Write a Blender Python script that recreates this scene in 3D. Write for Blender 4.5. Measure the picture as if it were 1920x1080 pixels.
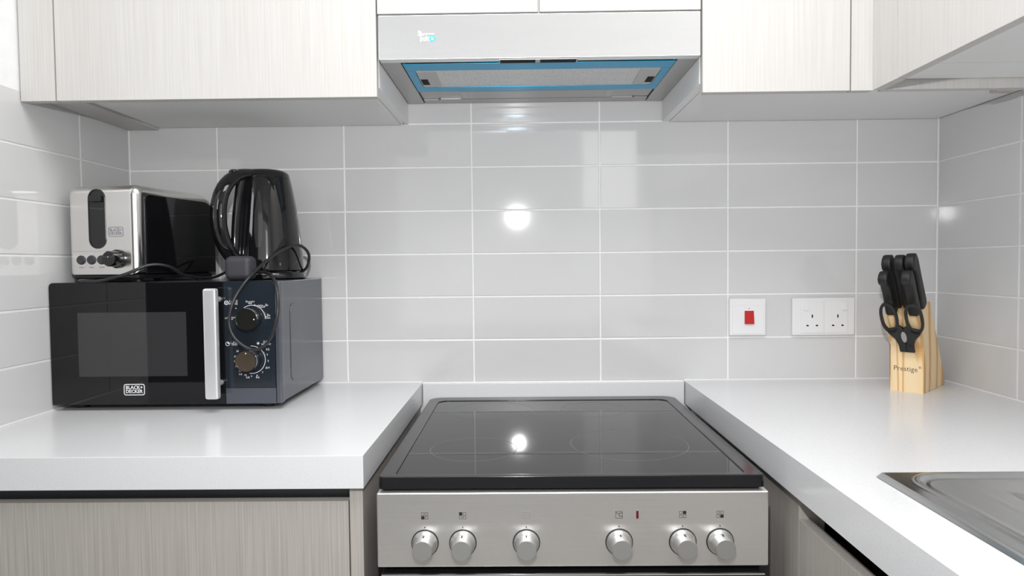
import bpy, bmesh, math, random
from mathutils import Vector, Matrix
random.seed(7)
PI = math.pi
Z0 = 0.90                       # worktop height above the floor; all measured z are relative to it
SC = bpy.context.scene
COL = SC.collection
for o in list(bpy.data.objects): bpy.data.objects.remove(o)

# ------------------------------------------------------------------ camera
cam_d = bpy.data.cameras.new('camera'); cam = bpy.data.objects.new('camera', cam_d); COL.objects.link(cam)
cam_d.sensor_width = 36; cam_d.lens = 36 * 1261.9 / 1920; cam_d.clip_start = 0.02
rx, ry, rz = -0.035429, 0.0100565, 0.0118724
M = Matrix.Rotation(rz, 4, 'Z') @ Matrix.Rotation(rx, 4, 'X') @ Matrix.Rotation(ry, 4, 'Y') @ Matrix.Rotation(PI / 2, 4, 'X')
cam.matrix_world = Matrix.Translation((0.11127, -1.59927, 0.28085 + Z0)) @ M
SC.camera = cam

# ------------------------------------------------------------------ light and exposure
SC.view_settings.view_transform = 'Standard'; SC.view_settings.look = 'None'
SC.view_settings.gamma = 1; SC.view_settings.use_curve_mapping = False
SC.view_settings.exposure = 0.38
w = bpy.data.worlds.new('world'); SC.world = w; w.use_nodes = True
w.node_tree.nodes['Background'].inputs[0].default_value = (0.85, 0.92, 1.0, 1)
w.node_tree.nodes['Background'].inputs[1].default_value = 0.3

def area(name, loc, target, sx, sy, power, color=(1, 1, 1), spread=PI):
    l = bpy.data.lights.new(name, 'AREA'); l.shape = 'RECTANGLE'; l.size = sx; l.size_y = sy
    l.energy = power; l.color = color; l.spread = spread
    o = bpy.data.objects.new(name, l); COL.objects.link(o)
    o.location = loc
    o.rotation_euler = (Vector(target) - Vector(loc)).to_track_quat('-Z', 'Y').to_euler()
    return o
area('ceiling_lamp', (0.15, -1.10, 2.38), (0.15, -1.10, 0.0), 1.1, 0.9, 15.5, (1.0, 0.995, 0.985))
area('camera_flash', (0.100, -1.56, Z0 + 0.50), (0.105, 0.0, Z0 + 0.30), 0.026, 0.026, 7.0)
area('rear_window_light', (0.76, -3.25, Z0 + 0.96), (0.76, 0.0, Z0 + 0.96), 0.38, 0.6, 1.6, (1.0, 0.99, 0.97))
area('rear_fill_light', (0.15, -3.2, 1.50), (0.15, 0.0, 1.40), 1.8, 1.5, 6, (1.0, 0.99, 0.98))  # unseen fill added at the rear, stands in for a bright room wall
area('hallway_fill_light', (-1.9, -2.2, 2.15), (0.4, -0.2, 1.2), 0.8, 0.6, 6, (0.93, 0.965, 1.0))  # added bluish fill from the hallway side, brightens the right wall

# ------------------------------------------------------------------ materials
MAT = {}
def newmat(name):
    m = bpy.data.materials.new(name); m.use_nodes = True; MAT[name] = m
    return m, m.node_tree, m.node_tree.nodes['Principled BSDF']
def simple(name, col, rough=0.5, metal=0.0, coat=0.0, spec=0.5, emit=None):
    m, nt, b = newmat(name)
    b.inputs['Base Color'].default_value = (*col, 1); b.inputs['Roughness'].default_value = rough
    b.inputs['Metallic'].default_value = metal; b.inputs['Coat Weight'].default_value = coat
    b.inputs['Specular IOR Level'].default_value = spec
    if emit:
        b.inputs['Emission Color'].default_value = (*emit[0], 1); b.inputs['Emission Strength'].default_value = emit[1]
    return m
def noise_mix(name, c1, c2, scale, vec_scale=(1, 1, 1), rough=0.5, metal=0.0, bump=0.0, detail=4, lo=0.35, hi=0.65, nrough=0.5, bscale=None, bdist=0.001):
    m, nt, b = newmat(name)
    N = nt.nodes; L = nt.links
    tc = N.new('ShaderNodeTexCoord'); mp = N.new('ShaderNodeMapping'); mp.inputs['Scale'].default_value = vec_scale
    L.new(tc.outputs['Object'], mp.inputs['Vector'])
    nz = N.new('ShaderNodeTexNoise'); nz.inputs['Scale'].default_value = scale; nz.inputs['Detail'].default_value = detail
    nz.inputs['Roughness'].default_value = nrough
    L.new(mp.outputs[0], nz.inputs['Vector'])
    mr = N.new('ShaderNodeMapRange'); mr.inputs[1].default_value = lo; mr.inputs[2].default_value = hi
    L.new(nz.outputs['Fac'], mr.inputs[0])
    mx = N.new('ShaderNodeMix'); mx.data_type = 'RGBA'
    mx.inputs[6].default_value = (*c1, 1); mx.inputs[7].default_value = (*c2, 1)
    L.new(mr.outputs[0], mx.inputs[0]); L.new(mx.outputs[2], b.inputs['Base Color'])
    b.inputs['Roughness'].default_value = rough; b.inputs['Metallic'].default_value = metal
    if bump:
        src = nz.outputs['Fac']
        if bscale:
            n2 = N.new('ShaderNodeTexNoise'); n2.inputs['Scale'].default_value = bscale; n2.inputs['Detail'].default_value = 1
            L.new(tc.outputs['Object'], n2.inputs['Vector']); src = n2.outputs['Fac']
        bp = N.new('ShaderNodeBump'); bp.inputs['Strength'].default_value = bump; bp.inputs['Distance'].default_value = bdist
        L.new(src, bp.inputs['Height']); L.new(bp.outputs[0], b.inputs['Normal'])
    return m
# walls, floor
noise_mix('paint', (0.80, 0.81, 0.81), (0.84, 0.845, 0.845), 40, rough=0.6, bump=0.02)
noise_mix('grout', (0.86, 0.86, 0.86), (0.90, 0.90, 0.90), 60, rough=0.8, bump=0.1)
noise_mix('tile_glaze', (0.625, 0.625, 0.63), (0.65, 0.65, 0.655), 3, rough=0.06, bump=0.05, bscale=9, bdist=0.001)
noise_mix('floor_stone', (0.36, 0.35, 0.33), (0.44, 0.43, 0.41), 6, rough=0.35)
simple('ceiling_paint', (0.85, 0.85, 0.84), 0.7)
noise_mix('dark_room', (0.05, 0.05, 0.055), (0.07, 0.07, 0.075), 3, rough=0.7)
# stone worktop
noise_mix('stone', (0.665, 0.67, 0.685), (0.71, 0.715, 0.73), 420, rough=0.22, detail=2, lo=0.3, hi=0.55)
# laminate with vertical streaks
def laminate(name, c1, c2, c3):
    m, nt, b = newmat(name); N = nt.nodes; L = nt.links
    tc = N.new('ShaderNodeTexCoord')
    mp = N.new('ShaderNodeMapping'); mp.inputs['Scale'].default_value = (330, 330, 5)
    L.new(tc.outputs['Object'], mp.inputs['Vector'])
    nz = N.new('ShaderNodeTexNoise'); nz.inputs['Scale'].default_value = 1; nz.inputs['Detail'].default_value = 3
    L.new(mp.outputs[0], nz.inputs['Vector'])
    mp2 = N.new('ShaderNodeMapping'); mp2.inputs['Scale'].default_value = (45, 45, 1.2)
    L.new(tc.outputs['Object'], mp2.inputs['Vector'])
    n2 = N.new('ShaderNodeTexNoise'); n2.inputs['Scale'].default_value = 1; n2.inputs['Detail'].default_value = 2
    L.new(mp2.outputs[0], n2.inputs['Vector'])
    r1 = N.new('ShaderNodeMapRange'); r1.inputs[1].default_value = 0.35; r1.inputs[2].default_value = 0.65
    L.new(nz.outputs['Fac'], r1.inputs[0])
    mx = N.new('ShaderNodeMix'); mx.data_type = 'RGBA'; mx.inputs[6].default_value = (*c1, 1); mx.inputs[7].default_value = (*c2, 1)
    L.new(r1.outputs[0], mx.inputs[0])
    r2 = N.new('ShaderNodeMapRange'); r2.inputs[1].default_value = 0.45; r2.inputs[2].default_value = 0.75; r2.inputs[4].default_value = 0.6
    L.new(n2.outputs['Fac'], r2.inputs[0])
    m2 = N.new('ShaderNodeMix'); m2.data_type = 'RGBA'; m2.inputs[7].default_value = (*c3, 1)
    L.new(r2.outputs[0], m2.inputs[0]); L.new(mx.outputs[2], m2.inputs[6])
    L.new(m2.outputs[2], b.inputs['Base Color']); b.inputs['Roughness'].default_value = 0.42
    bp = N.new('ShaderNodeBump'); bp.inputs['Strength'].default_value = 0.12; bp.inputs['Distance'].default_value = 0.0004
    L.new(nz.outputs['Fac'], bp.inputs['Height']); L.new(bp.outputs[0], b.inputs['Normal'])
    return m
laminate('laminate', (0.545, 0.53, 0.51), (0.60, 0.59, 0.575), (0.585, 0.572, 0.555))
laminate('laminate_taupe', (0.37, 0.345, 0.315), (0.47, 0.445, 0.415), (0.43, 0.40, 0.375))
noise_mix('edge_band', (0.44, 0.40, 0.355), (0.50, 0.46, 0.415), 60, rough=0.5)
simple('carcass_white', (0.86, 0.86, 0.855), 0.45)
simple('channel_metal', (0.16, 0.17, 0.175), 0.45, 0.6)
simple('seam_dark', (0.03, 0.03, 0.03), 0.8)
# metals
def brushed(name, c1, c2, rough, vs, bump=0.15, metal=1.0, smudge=0.0, aniso=0.0):
    m, nt, b = newmat(name); N = nt.nodes; L = nt.links
    tc = N.new('ShaderNodeTexCoord'); mp = N.new('ShaderNodeMapping'); mp.inputs['Scale'].default_value = vs
    L.new(tc.outputs['Object'], mp.inputs['Vector'])
    nz = N.new('ShaderNodeTexNoise'); nz.inputs['Scale'].default_value = 1; nz.inputs['Detail'].default_value = 3
    L.new(mp.outputs[0], nz.inputs['Vector'])
    mx = N.new('ShaderNodeMix'); mx.data_type = 'RGBA'; mx.inputs[6].default_value = (*c1, 1); mx.inputs[7].default_value = (*c2, 1)
    L.new(nz.outputs['Fac'], mx.inputs[0]); L.new(mx.outputs[2], b.inputs['Base Color'])
    b.inputs['Metallic'].default_value = metal
    if aniso:
        b.inputs['Anisotropic'].default_value = aniso
        cx = N.new('ShaderNodeCombineXYZ'); cx.inputs[0].default_value = 1.0     # scratches run along x
        L.new(cx.outputs[0], b.inputs['Tangent'])
    n2 = N.new('ShaderNodeTexNoise'); n2.inputs['Scale'].default_value = 14; n2.inputs['Detail'].default_value = 3
    L.new(tc.outputs['Object'], n2.inputs['Vector'])
    mr = N.new('ShaderNodeMapRange'); mr.inputs[1].default_value = 0.35; mr.inputs[2].default_value = 0.7
    mr.inputs[3].default_value = rough; mr.inputs[4].default_value = rough + smudge
    L.new(n2.outputs['Fac'], mr.inputs[0]); L.new(mr.outputs[0], b.inputs['Roughness'])
    bp = N.new('ShaderNodeBump'); bp.inputs['Strength'].default_value = bump; bp.inputs['Distance'].default_value = 0.0003
    L.new(nz.outputs['Fac'], bp.inputs['Height']); L.new(bp.outputs[0], b.inputs['Normal'])
    return m
brushed('hood_steel', (0.84, 0.845, 0.855), (0.90, 0.905, 0.915), 0.27, (5, 450, 450), bump=0.12, aniso=0.9, metal=0.78)
brushed('hood_grey', (0.40, 0.395, 0.39), (0.48, 0.475, 0.47), 0.35, (6, 900, 900), metal=0.7)
brushed('panel_steel', (0.80, 0.785, 0.765), (0.90, 0.885, 0.865), 0.27, (5, 400, 450), bump=0.08, smudge=0.0, aniso=0.85, metal=0.82)
brushed('toaster_steel', (0.78, 0.77, 0.75), (0.86, 0.85, 0.83), 0.22, (8, 8, 900))
simple('chrome', (0.85, 0.85, 0.86), 0.10, 1.0)
brushed('sink_steel', (0.68, 0.68, 0.675), (0.78, 0.78, 0.775), 0.15, (300, 8, 8), bump=0.04, smudge=0.06)
simple('knob_silver', (0.50, 0.50, 0.485), 0.42, 0.85)
simple('handle_silver', (0.72, 0.725, 0.74), 0.32, 0.55)
simple('blue_film', (0.005, 0.34, 0.60), 0.28, 0.65)
m, nt, b = newmat('filter_mesh')
N = nt.nodes; L = nt.links
tc = N.new('ShaderNodeTexCoord'); vo = N.new('ShaderNodeTexVoronoi'); vo.inputs['Scale'].default_value = 620
L.new(tc.outputs['Object'], vo.inputs['Vector'])
mr = N.new('ShaderNodeMapRange'); mr.inputs[1].default_value = 0.1; mr.inputs[2].default_value = 0.5
mr.inputs[3].default_value = 0.25; mr.inputs[4].default_value = 0.75
L.new(vo.outputs['Distance'], mr.inputs[0]); L.new(mr.outputs[0], b.inputs['Base Color'])
b.inputs['Metallic'].default_value = 0.5; b.inputs['Roughness'].default_value = 0.4
bp = N.new('ShaderNodeBump'); bp.inputs['Strength'].default_value = 0.5; bp.inputs['Distance'].default_value = 0.0006
L.new(vo.outputs['Distance'], bp.inputs['Height']); L.new(bp.outputs[0], b.inputs['Normal'])
# plastics
simple('gloss_black', (0.006, 0.006, 0.007), 0.05, 0, 0.3)
simple('black_glass', (0.006, 0.006, 0.007), 0.035, spec=0.42)
simple('hob_ceramic', (0.006, 0.006, 0.007), 0.035, spec=0.30)
simple('enamel_black', (0.012, 0.012, 0.014), 0.14, 0, 0.0, 0.4)
simple('window_glass', (0.035, 0.034, 0.036), 0.05)
simple('navy_panel', (0.016, 0.0215, 0.029), 0.16)
simple('navy_body', (0.085, 0.092, 0.112), 0.17, 0.25)
simple('satin_black', (0.012, 0.012, 0.013), 0.35)
simple('matte_black', (0.010, 0.010, 0.010), 0.48)
simple('rubber_cord', (0.014, 0.014, 0.016), 0.32)
simple('plug_plastic', (0.035, 0.034, 0.042), 0.55)
simple('print_white', (0.75, 0.76, 0.78), 0.5)
simple('print_grey', (0.22, 0.22, 0.24), 0.5)
simple('print_black', (0.01, 0.01, 0.01), 0.5)
simple('zone_line', (0.16, 0.16, 0.16), 0.4)
simple('plate_white', (0.80, 0.80, 0.81), 0.25)
simple('rocker_red', (0.50, 0.012, 0.012), 0.3)
simple('lamp_red', (0.12, 0.006, 0.012), 0.2)
simple('teal', (0.08, 0.52, 0.60), 0.4)
simple('dial_reflection', (0.13, 0.10, 0.075), 0.25, 0.6)  # brownish reflection on the lower dial, put into its face colour
simple('dial_black', (0.02, 0.02, 0.018), 0.12, 0.3)
simple('void_black', (0.002, 0.002, 0.002), 0.9)
simple('diffuser', (0.45, 0.45, 0.44), 0.3)
# pine
m, nt, b = newmat('pine')
N = nt.nodes; L = nt.links
tc = N.new('ShaderNodeTexCoord'); mp = N.new('ShaderNodeMapping')
mp.inputs['Scale'].default_value = (1.0, 0.30, 0.10); mp.inputs['Location'].default_value = (0.02, 0.10, 0.004)
mp.inputs['Rotation'].default_value = (0.0, 0.10, 0.35)
L.new(tc.outputs['Object'], mp.inputs['Vector'])
nz = N.new('ShaderNodeTexNoise'); nz.inputs['Scale'].default_value = 34; nz.inputs['Detail'].default_value = 2
L.new(mp.outputs[0], nz.inputs['Vector'])
wv = N.new('ShaderNodeTexWave'); wv.wave_type = 'RINGS'; wv.rings_direction = 'Z'; wv.inputs['Scale'].default_value = 24
wv.inputs['Distortion'].default_value = 9.0; wv.inputs['Detail'].default_value = 1.5; wv.inputs['Detail Scale'].default_value = 1.2
L.new(mp.outputs[0], wv.inputs['Vector'])
cr = N.new('ShaderNodeValToRGB')
cr.color_ramp.elements[0].position = 0.0; cr.color_ramp.elements[0].color = (0.88, 0.68, 0.42, 1)
cr.color_ramp.elements[1].position = 1.0; cr.color_ramp.elements[1].color = (0.66, 0.38, 0.15, 1)
e = cr.color_ramp.elements.new(0.72); e.color = (0.86, 0.65, 0.38, 1)
e = cr.color_ramp.elements.new(0.88); e.color = (0.72, 0.46, 0.20, 1)
L.new(wv.outputs['Color'], cr.inputs[0]); L.new(cr.outputs[0], b.inputs['Base Color'])
b.inputs['Roughness'].default_value = 0.5

# ------------------------------------------------------------------ mesh helpers
def addm(bm, src):
    me = bpy.data.meshes.new('tmp'); src.to_mesh(me); src.free(); bm.from_mesh(me); bpy.data.meshes.remove(me)
def box(bm, x0, x1, y0, y1, z0, z1, bev=0.0, seg=2):
    t = bmesh.new()
    vs = [t.verts.new((x, y, z)) for x in (x0, x1) for y in (y0, y1) for z in (z0, z1)]
    for f in ((0, 1, 3, 2), (4, 6, 7, 5), (0, 4, 5, 1), (2, 3, 7, 6), (0, 2, 6, 4), (1, 5, 7, 3)):
        t.faces.new([vs[i] for i in f])
    if bev > 0:
        bmesh.ops.bevel(t, geom=t.edges[:], offset=bev, segments=seg, profile=0.5, affect='EDGES')
    addm(bm, t); return bm
def B(*a, **k): return box(bmesh.new(), *a, **k)
def rrect(x0, x1, y0, y1, r, n=6):
    """rounded rectangle outline, r may be one radius or four (x0y0, x1y0, x1y1, x0y1)"""
    if not isinstance(r, (tuple, list)): r = (r,) * 4
    out = []
    for (cx, cy, a0, q) in ((x0, y0, PI, r[0]), (x1, y0, 1.5 * PI, r[1]), (x1, y1, 0, r[2]), (x0, y1, PI / 2, r[3])):
        sx = 1 if cx == x0 else -1; sy = 1 if cy == y0 else -1
        for i in range(n + 1):
            a = a0 + PI / 2 * i / n
            out.append((cx + sx * q + q * math.cos(a), cy + sy * q + q * math.sin(a)))
    return out
AX = {'z': lambda p, h: (p[0], p[1], h), 'y': lambda p, h: (p[0], h, p[1]), 'x': lambda p, h: (h, p[0], p[1])}
def prism(bm, pts, h0, h1, axis='z', bev=0.0, seg=2):
    """extrude a 2D outline from h0 to h1 along axis"""
    t = bmesh.new(); f = AX[axis]
    a = [t.verts.new(f(p, h0)) for p in pts]; c = [t.verts.new(f(p, h1)) for p in pts]
    n = len(pts)
    for i in range(n):
        t.faces.new((a[i], a[(i + 1) % n], c[(i + 1) % n], c[i]))
    fa = t.faces.new(a[::-1]); fc = t.faces.new(c)
    bmesh.ops.recalc_face_normals(t, faces=t.faces[:])
    if bev > 0:
        es = list(fa.edges) + list(fc.edges)
        bmesh.ops.bevel(t, geom=es, offset=bev, segments=seg, profile=0.5, affect='EDGES')
    addm(bm, t); return bm
def P(*a, **k): return prism(bmesh.new(), *a, **k)
def ring(bm, outer, inner, h0, h1, axis='z', bev=0.0):
    t = bmesh.new(); f = AX[axis]; n = len(outer)
    oa = [t.verts.new(f(p, h0)) for p in outer]; oc = [t.verts.new(f(p, h1)) for p in outer]
    ia = [t.verts.new(f(p, h0)) for p in inner]; ic = [t.verts.new(f(p, h1)) for p in inner]
    for i in range(n):
        j = (i + 1) % n
        t.faces.new((oa[i], oa[j], oc[j], oc[i])); t.faces.new((ia[j], ia[i], ic[i], ic[j]))
        t.faces.new((oc[i], oc[j], ic[j], ic[i])); t.faces.new((oa[j], oa[i], ia[i], ia[j]))
    bmesh.ops.recalc_face_normals(t, faces=t.faces[:])
    if bev > 0:
        es = [e for e in t.edges if (e.verts[0] in oc and e.verts[1] in oc) or (e.verts[0] in ic and e.verts[1] in ic)]
        bmesh.ops.bevel(t, geom=es, offset=bev, segments=3, profile=0.5, affect='EDGES')
    addm(bm, t); return bm
def ell(cx, cy, rx_, ry_=None, n=32, a0=0, a1=2 * PI):
    ry_ = ry_ or rx_
    m_ = n if a1 - a0 >= 2 * PI - 1e-6 else n + 1
    return [(cx + rx_ * math.cos(a0 + (a1 - a0) * i / n), cy + ry_ * math.sin(a0 + (a1 - a0) * i / n)) for i in range(m_)]
def arc_strip(bm, cx, cy, r, wd, a0, a1, h0, h1, axis='y', n=24):
    pts = ell(cx, cy, r, n=n, a0=a0, a1=a1) + ell(cx, cy, r - wd, n=n, a0=a0, a1=a1)[::-1]
    t = bmesh.new(); f = AX[axis]; k = n + 1
    o0 = [t.verts.new(f(p, h0)) for p in pts[:k]]; i0 = [t.verts.new(f(p, h0)) for p in pts[k:][::-1]]
    o1 = [t.verts.new(f(p, h1)) for p in pts[:k]]; i1 = [t.verts.new(f(p, h1)) for p in pts[k:][::-1]]
    for i in range(n):
        t.faces.new((o0[i], o0[i + 1], i0[i + 1], i0[i])); t.faces.new((o1[i], i1[i], i1[i + 1], o1[i + 1]))
        t.faces.new((o0[i], o1[i], o1[i + 1], o0[i + 1])); t.faces.new((i0[i + 1], i1[i + 1], i1[i], i0[i]))
    bmesh.ops.recalc_face_normals(t, faces=t.faces[:])
    addm(bm, t); return bm
def lathe(bm, prof, c, axis='z', n=32, squash=(1, 1)):
    """revolve (radius, height) profile around axis through c"""
    t = bmesh.new(); rows = []
    for r, h in prof:
        row = []
        for i in range(n):
            a = 2 * PI * i / n; u, v = r * math.cos(a) * squash[0], r * math.sin(a) * squash[1]
            if axis == 'z': p = (c[0] + u, c[1] + v, c[2] + h)
            elif axis == '-y': p = (c[0] + u, c[1] - h, c[2] + v)
            row.append(t.verts.new(p))
        rows.append(row)
    for a, b_ in zip(rows, rows[1:]):
        for i in range(n):
            t.faces.new((a[i], a[(i + 1) % n], b_[(i + 1) % n], b_[i]))
    t.faces.new(rows[0][::-1]); t.faces.new(rows[-1])
    bmesh.ops.recalc_face_normals(t, faces=t.faces[:])
    addm(bm, t); return bm
def smooth_path(pts, k=8):
    out = []; P_ = [Vector(p) for p in pts]
    P_ = [2 * P_[0] - P_[1]] + P_ + [2 * P_[-1] - P_[-2]]
    for i in range(1, len(P_) - 2):
        p0, p1, p2, p3 = P_[i - 1:i + 3]
        for j in range(k):
            s = j / k
            out.append(0.5 * ((2 * p1) + (p2 - p0) * s + (2 * p0 - 5 * p1 + 4 * p2 - p3) * s * s + (3 * p1 - p0 - 3 * p2 + p3) * s ** 3))
    out.append(P_[-2]); return out
def tube(bm, pts, r, n=10, smooth=True, flat=None):
    """sweep a circle (or ellipse flat=(ra, rb)) along pts"""
    pts = smooth_path(pts) if smooth else [Vector(p) for p in pts]
    t = bmesh.new(); rows = []; up = Vector((0, 0, 1)); prev = None
    for i, p in enumerate(pts):
        d = (pts[min(i + 1, len(pts) - 1)] - pts[max(i - 1, 0)]).normalized()
        if prev is None:
            s = d.cross(up) if abs(d.dot(up)) < 0.95 else d.cross(Vector((1, 0, 0)))
        else:
            s = prev - d * prev.dot(d)
        s.normalize(); prev = s; u = s.cross(d).normalized()
        ra, rb = flat if flat else (r, r)
        if callable(r): ra = rb = r(i / (len(pts) - 1))
        rows.append([t.verts.new(p + s * ra * math.cos(2 * PI * k / n) + u * rb * math.sin(2 * PI * k / n)) for k in range(n)])
    for a, b_ in zip(rows, rows[1:]):
        for i in range(n): t.faces.new((a[i], a[(i + 1) % n], b_[(i + 1) % n], b_[i]))
    t.faces.new(rows[0][::-1]); t.faces.new(rows[-1])
    bmesh.ops.recalc_face_normals(t, faces=t.faces[:])
    addm(bm, t); return bm

BASE = {}
def finish(name, bm, mat, parent=None, base=None, sm=38, wn=True):
    """link a mesh; coordinates are world (measured) ones unless the parent was made with local coordinates"""
    if parent is not None: base = BASE[parent.name]
    elif base is None: base = Vector((0, 0, 0))
    base = Vector(base)
    if base.length > 0: bmesh.ops.translate(bm, vec=-base, verts=bm.verts[:])
    me = bpy.data.meshes.new(name); bm.to_mesh(me); bm.free()
    me.polygons.foreach_set('use_smooth', [True] * len(me.polygons)); me.set_sharp_from_angle(angle=math.radians(sm))
    me.materials.append(MAT[mat])
    o = bpy.data.objects.new(name, me); COL.objects.link(o)
    if wn:
        md = o.modifiers.new('weighted_normal', 'WEIGHTED_NORMAL'); md.keep_sharp = True; md.weight = 100
    if parent is not None: o.parent = parent
    else: o.location = base + Vector((0, 0, Z0))
    BASE[o.name] = base
    return o
def tag(o, label, cat, group=None, kind=None):
    o['label'] = label; o['category'] = cat
    if group: o['group'] = group
    if kind: o['kind'] = kind
    return o
def thing(name, label, cat, base, rotz=0, group=None, local=False):
    o = bpy.data.objects.new(name, None); COL.objects.link(o); o.empty_display_size = 0.05
    o.location = Vector(base) + Vector((0, 0, Z0)); o.rotation_euler = (0, 0, rotz)
    BASE[o.name] = Vector((0, 0, 0)) if local else Vector(base)
    return tag(o, label, cat, group)
def struct(name, bm, mat, base=(0, 0, 0)):
    o = finish(name, bm, mat, None, base); o['kind'] = 'structure'; return o
def text_bm(s, size, loc, face='-y', align='CENTER', ext=0.0002, sx=1.0, bold=0.0, spacing=1.0):
    c = bpy.data.curves.new('t', 'FONT'); c.body = s; c.size = size; c.align_x = align; c.align_y = 'CENTER'
    c.extrude = ext; c.resolution_u = 2; c.offset = bold; c.space_character = spacing; c.space_line = 0.82
    o = bpy.data.objects.new('t', c); COL.objects.link(o)
    bpy.context.view_layer.update()
    me = bpy.data.meshes.new_from_object(o.evaluated_get(bpy.context.evaluated_depsgraph_get()))
    bm = bmesh.new(); bm.from_mesh(me)
    bpy.data.objects.remove(o); bpy.data.curves.remove(c); bpy.data.meshes.remove(me)
    R = Matrix.Rotation(PI / 2, 4, 'X') if face == '-y' else Matrix.Identity(4)
    bm.transform(Matrix.Translation(loc) @ R @ Matrix.Diagonal((sx, 1, 1, 1)))
    return bm

# ------------------------------------------------------------------ room shell
XL, XR = -0.8141, 1.0949          # faces of the side-wall tiles
TP, TZ = 0.302, 0.1022            # tile pitch
TT = 0.0014                       # tiles stand proud of the grout by this much
YR = -3.3
wall_back = struct('wall_back', B(XL - 0.12, XR + 0.12, TT, 0.12, -Z0, 1.5), 'grout')
wall_left = struct('wall_left', B(XL - 0.12, XL - TT, -0.64, TT, -Z0, 1.5), 'paint')
wall_right = struct('wall_right', B(XR + TT, XR + 0.12, YR, TT, -Z0, 1.5), 'paint')
struct('wall_front', B(XL - 0.12, XR + 0.12, YR - 0.1, YR, -Z0, 1.5), 'paint')
struct('wall_hallway_end', B(-2.3, XL - 0.1201, YR - 0.1, YR, -Z0, 1.5), 'dark_room')
struct('wall_hallway', B(-2.4, -2.3, YR - 0.1, -0.54, -Z0, 1.5), 'dark_room')
struct('wall_return', B(-2.3, XL - 0.12, -0.64, -0.54, -Z0, 1.5), 'dark_room')
struct('floor', B(-2.4, XR + 0.12, YR - 0.1, 0.12, -Z0 - 0.06, -Z0), 'floor_stone')
struct('ceiling', B(-2.4, XR + 0.12, YR - 0.1, 0.12, 1.5, 1.56), 'ceiling_paint')

G = 0.0038                        # joint width
def tile_mesh(w_, h_, d=TT, bev=0.0009):
    bm = bmesh.new()
    o = [(0, 0), (w_, 0), (w_, h_), (0, h_)]; i = [(bev, bev), (w_ - bev, bev), (w_ - bev, h_ - bev), (bev, h_ - bev)]
    a = [bm.verts.new((x, 0, z)) for x, z in o]; b1 = [bm.verts.new((x, -d + bev * 0.55, z)) for x, z in o]
    c = [bm.verts.new((x, -d, z)) for x, z in i]
    for k in range(4):
        j = (k + 1) % 4
        bm.faces.new((a[k], a[j], b1[j], b1[k])); bm.faces.new((b1[k], b1[j], c[j], c[k]))
    bm.faces.new(c); bm.faces.new(a[::-1])
    bmesh.ops.recalc_face_normals(bm, faces=bm.faces[:])
    me = bpy.data.meshes.new('tile'); bm.to_mesh(me); bm.free()
    me.polygons.foreach_set('use_smooth', [True] * len(me.polygons))
    me.set_sharp_from_angle(angle=math.radians(8)); me.materials.append(MAT['tile_glaze'])
    return me
TM = {}
def tile(wall, kind, a0, a1, z0, z1):
    """kind: back (a = x), left / right (a = distance from the corner)"""
    w_, h_ = a1 - a0 - G, z1 - z0 - G
    if w_ < 0.01: return
    key = (round(w_, 3), round(h_, 3))
    if key not in TM: TM[key] = tile_mesh(w_, h_)
    o = bpy.data.objects.new('tile', TM[key]); COL.objects.link(o); o.parent = wall
    off = wall.location
    if kind == 'back': p = Vector((a0 + G / 2, TT, z0 + G / 2)); r = 0
    elif kind == 'left': p = Vector((XL - TT, -a1 + G / 2, z0 + G / 2)); r = PI / 2
    else: p = Vector((XR + TT, -a0 - G / 2, z0 + G / 2)); r = -PI / 2
    o.location = p + Vector((0, 0, Z0)) - off
    o.rotation_euler = (random.uniform(-1, 1) * 0.0014, 0, r + random.uniform(-1, 1) * 0.0006)
xs = [XL] + [k * TP for k in range(-2, 4)] + [XR]
for r in range(6):
    for x0, x1 in zip(xs, xs[1:]): tile(wall_back, 'back', x0, x1, r * TZ, (r + 1) * TZ)
for x0, x1 in ((-TP, 0), (0, TP), (TP, 2 * TP)): tile(wall_back, 'back', x0, x1, 6 * TZ, 7 * TZ)
for r in range(6):
    for a0, a1 in ((0.0015, 0.1795), (0.1795, 0.4815), (0.4815, 0.635)): tile(wall_left, 'left', a0, a1, r * TZ, (r + 1) * TZ)
    for a0, a1 in ((0.0015, 0.2615), (0.2615, 0.5635), (0.5635, 0.8655), (0.8655, 1.1675), (1.1675, 1.4695), (1.4695, 1.7715)):
        tile(wall_right, 'right', a0, a1, r * TZ, (r + 1) * TZ)

# ------------------------------------------------------------------ worktops
tag(finish('worktop', B(XL + 0.001, -0.1235, -0.6149, -0.0012, -0.050, 0.0, bev=0.0012), 'stone', base=(-0.47, -0.31, -0.05)),
    'left stretch of white speckled stone worktop under the microwave', 'worktop')
def slab_with_hole(X, Y, hx, hy, z0, z1):
    bm = bmesh.new(); V = {}
    def v(i, j, k):
        if (i, j, k) not in V: V[(i, j, k)] = bm.verts.new((X[i], Y[j], (z0, z1)[k]))
        return V[(i, j, k)]
    cells = {(i, j) for i in range(len(X) - 1) for j in range(len(Y) - 1)} - {(hx, hy)}
    for i, j in cells:
        bm.faces.new((v(i, j, 1), v(i + 1, j, 1), v(i + 1, j + 1, 1), v(i, j + 1, 1)))
        bm.faces.new((v(i, j + 1, 0), v(i + 1, j + 1, 0), v(i + 1, j, 0), v(i, j, 0)))
        for (di, dj, a, b_) in ((-1, 0, (i, j + 1), (i, j)), (1, 0, (i + 1, j), (i + 1, j + 1)), (0, -1, (i, j), (i + 1, j)), (0, 1, (i + 1, j + 1), (i, j + 1))):
            if (i + di, j + dj) not in cells:
                bm.faces.new((v(*a, 0), v(*b_, 0), v(*b_, 1), v(*a, 1)))
    bmesh.ops.recalc_face_normals(bm, faces=bm.faces[:])
    return bm
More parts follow.
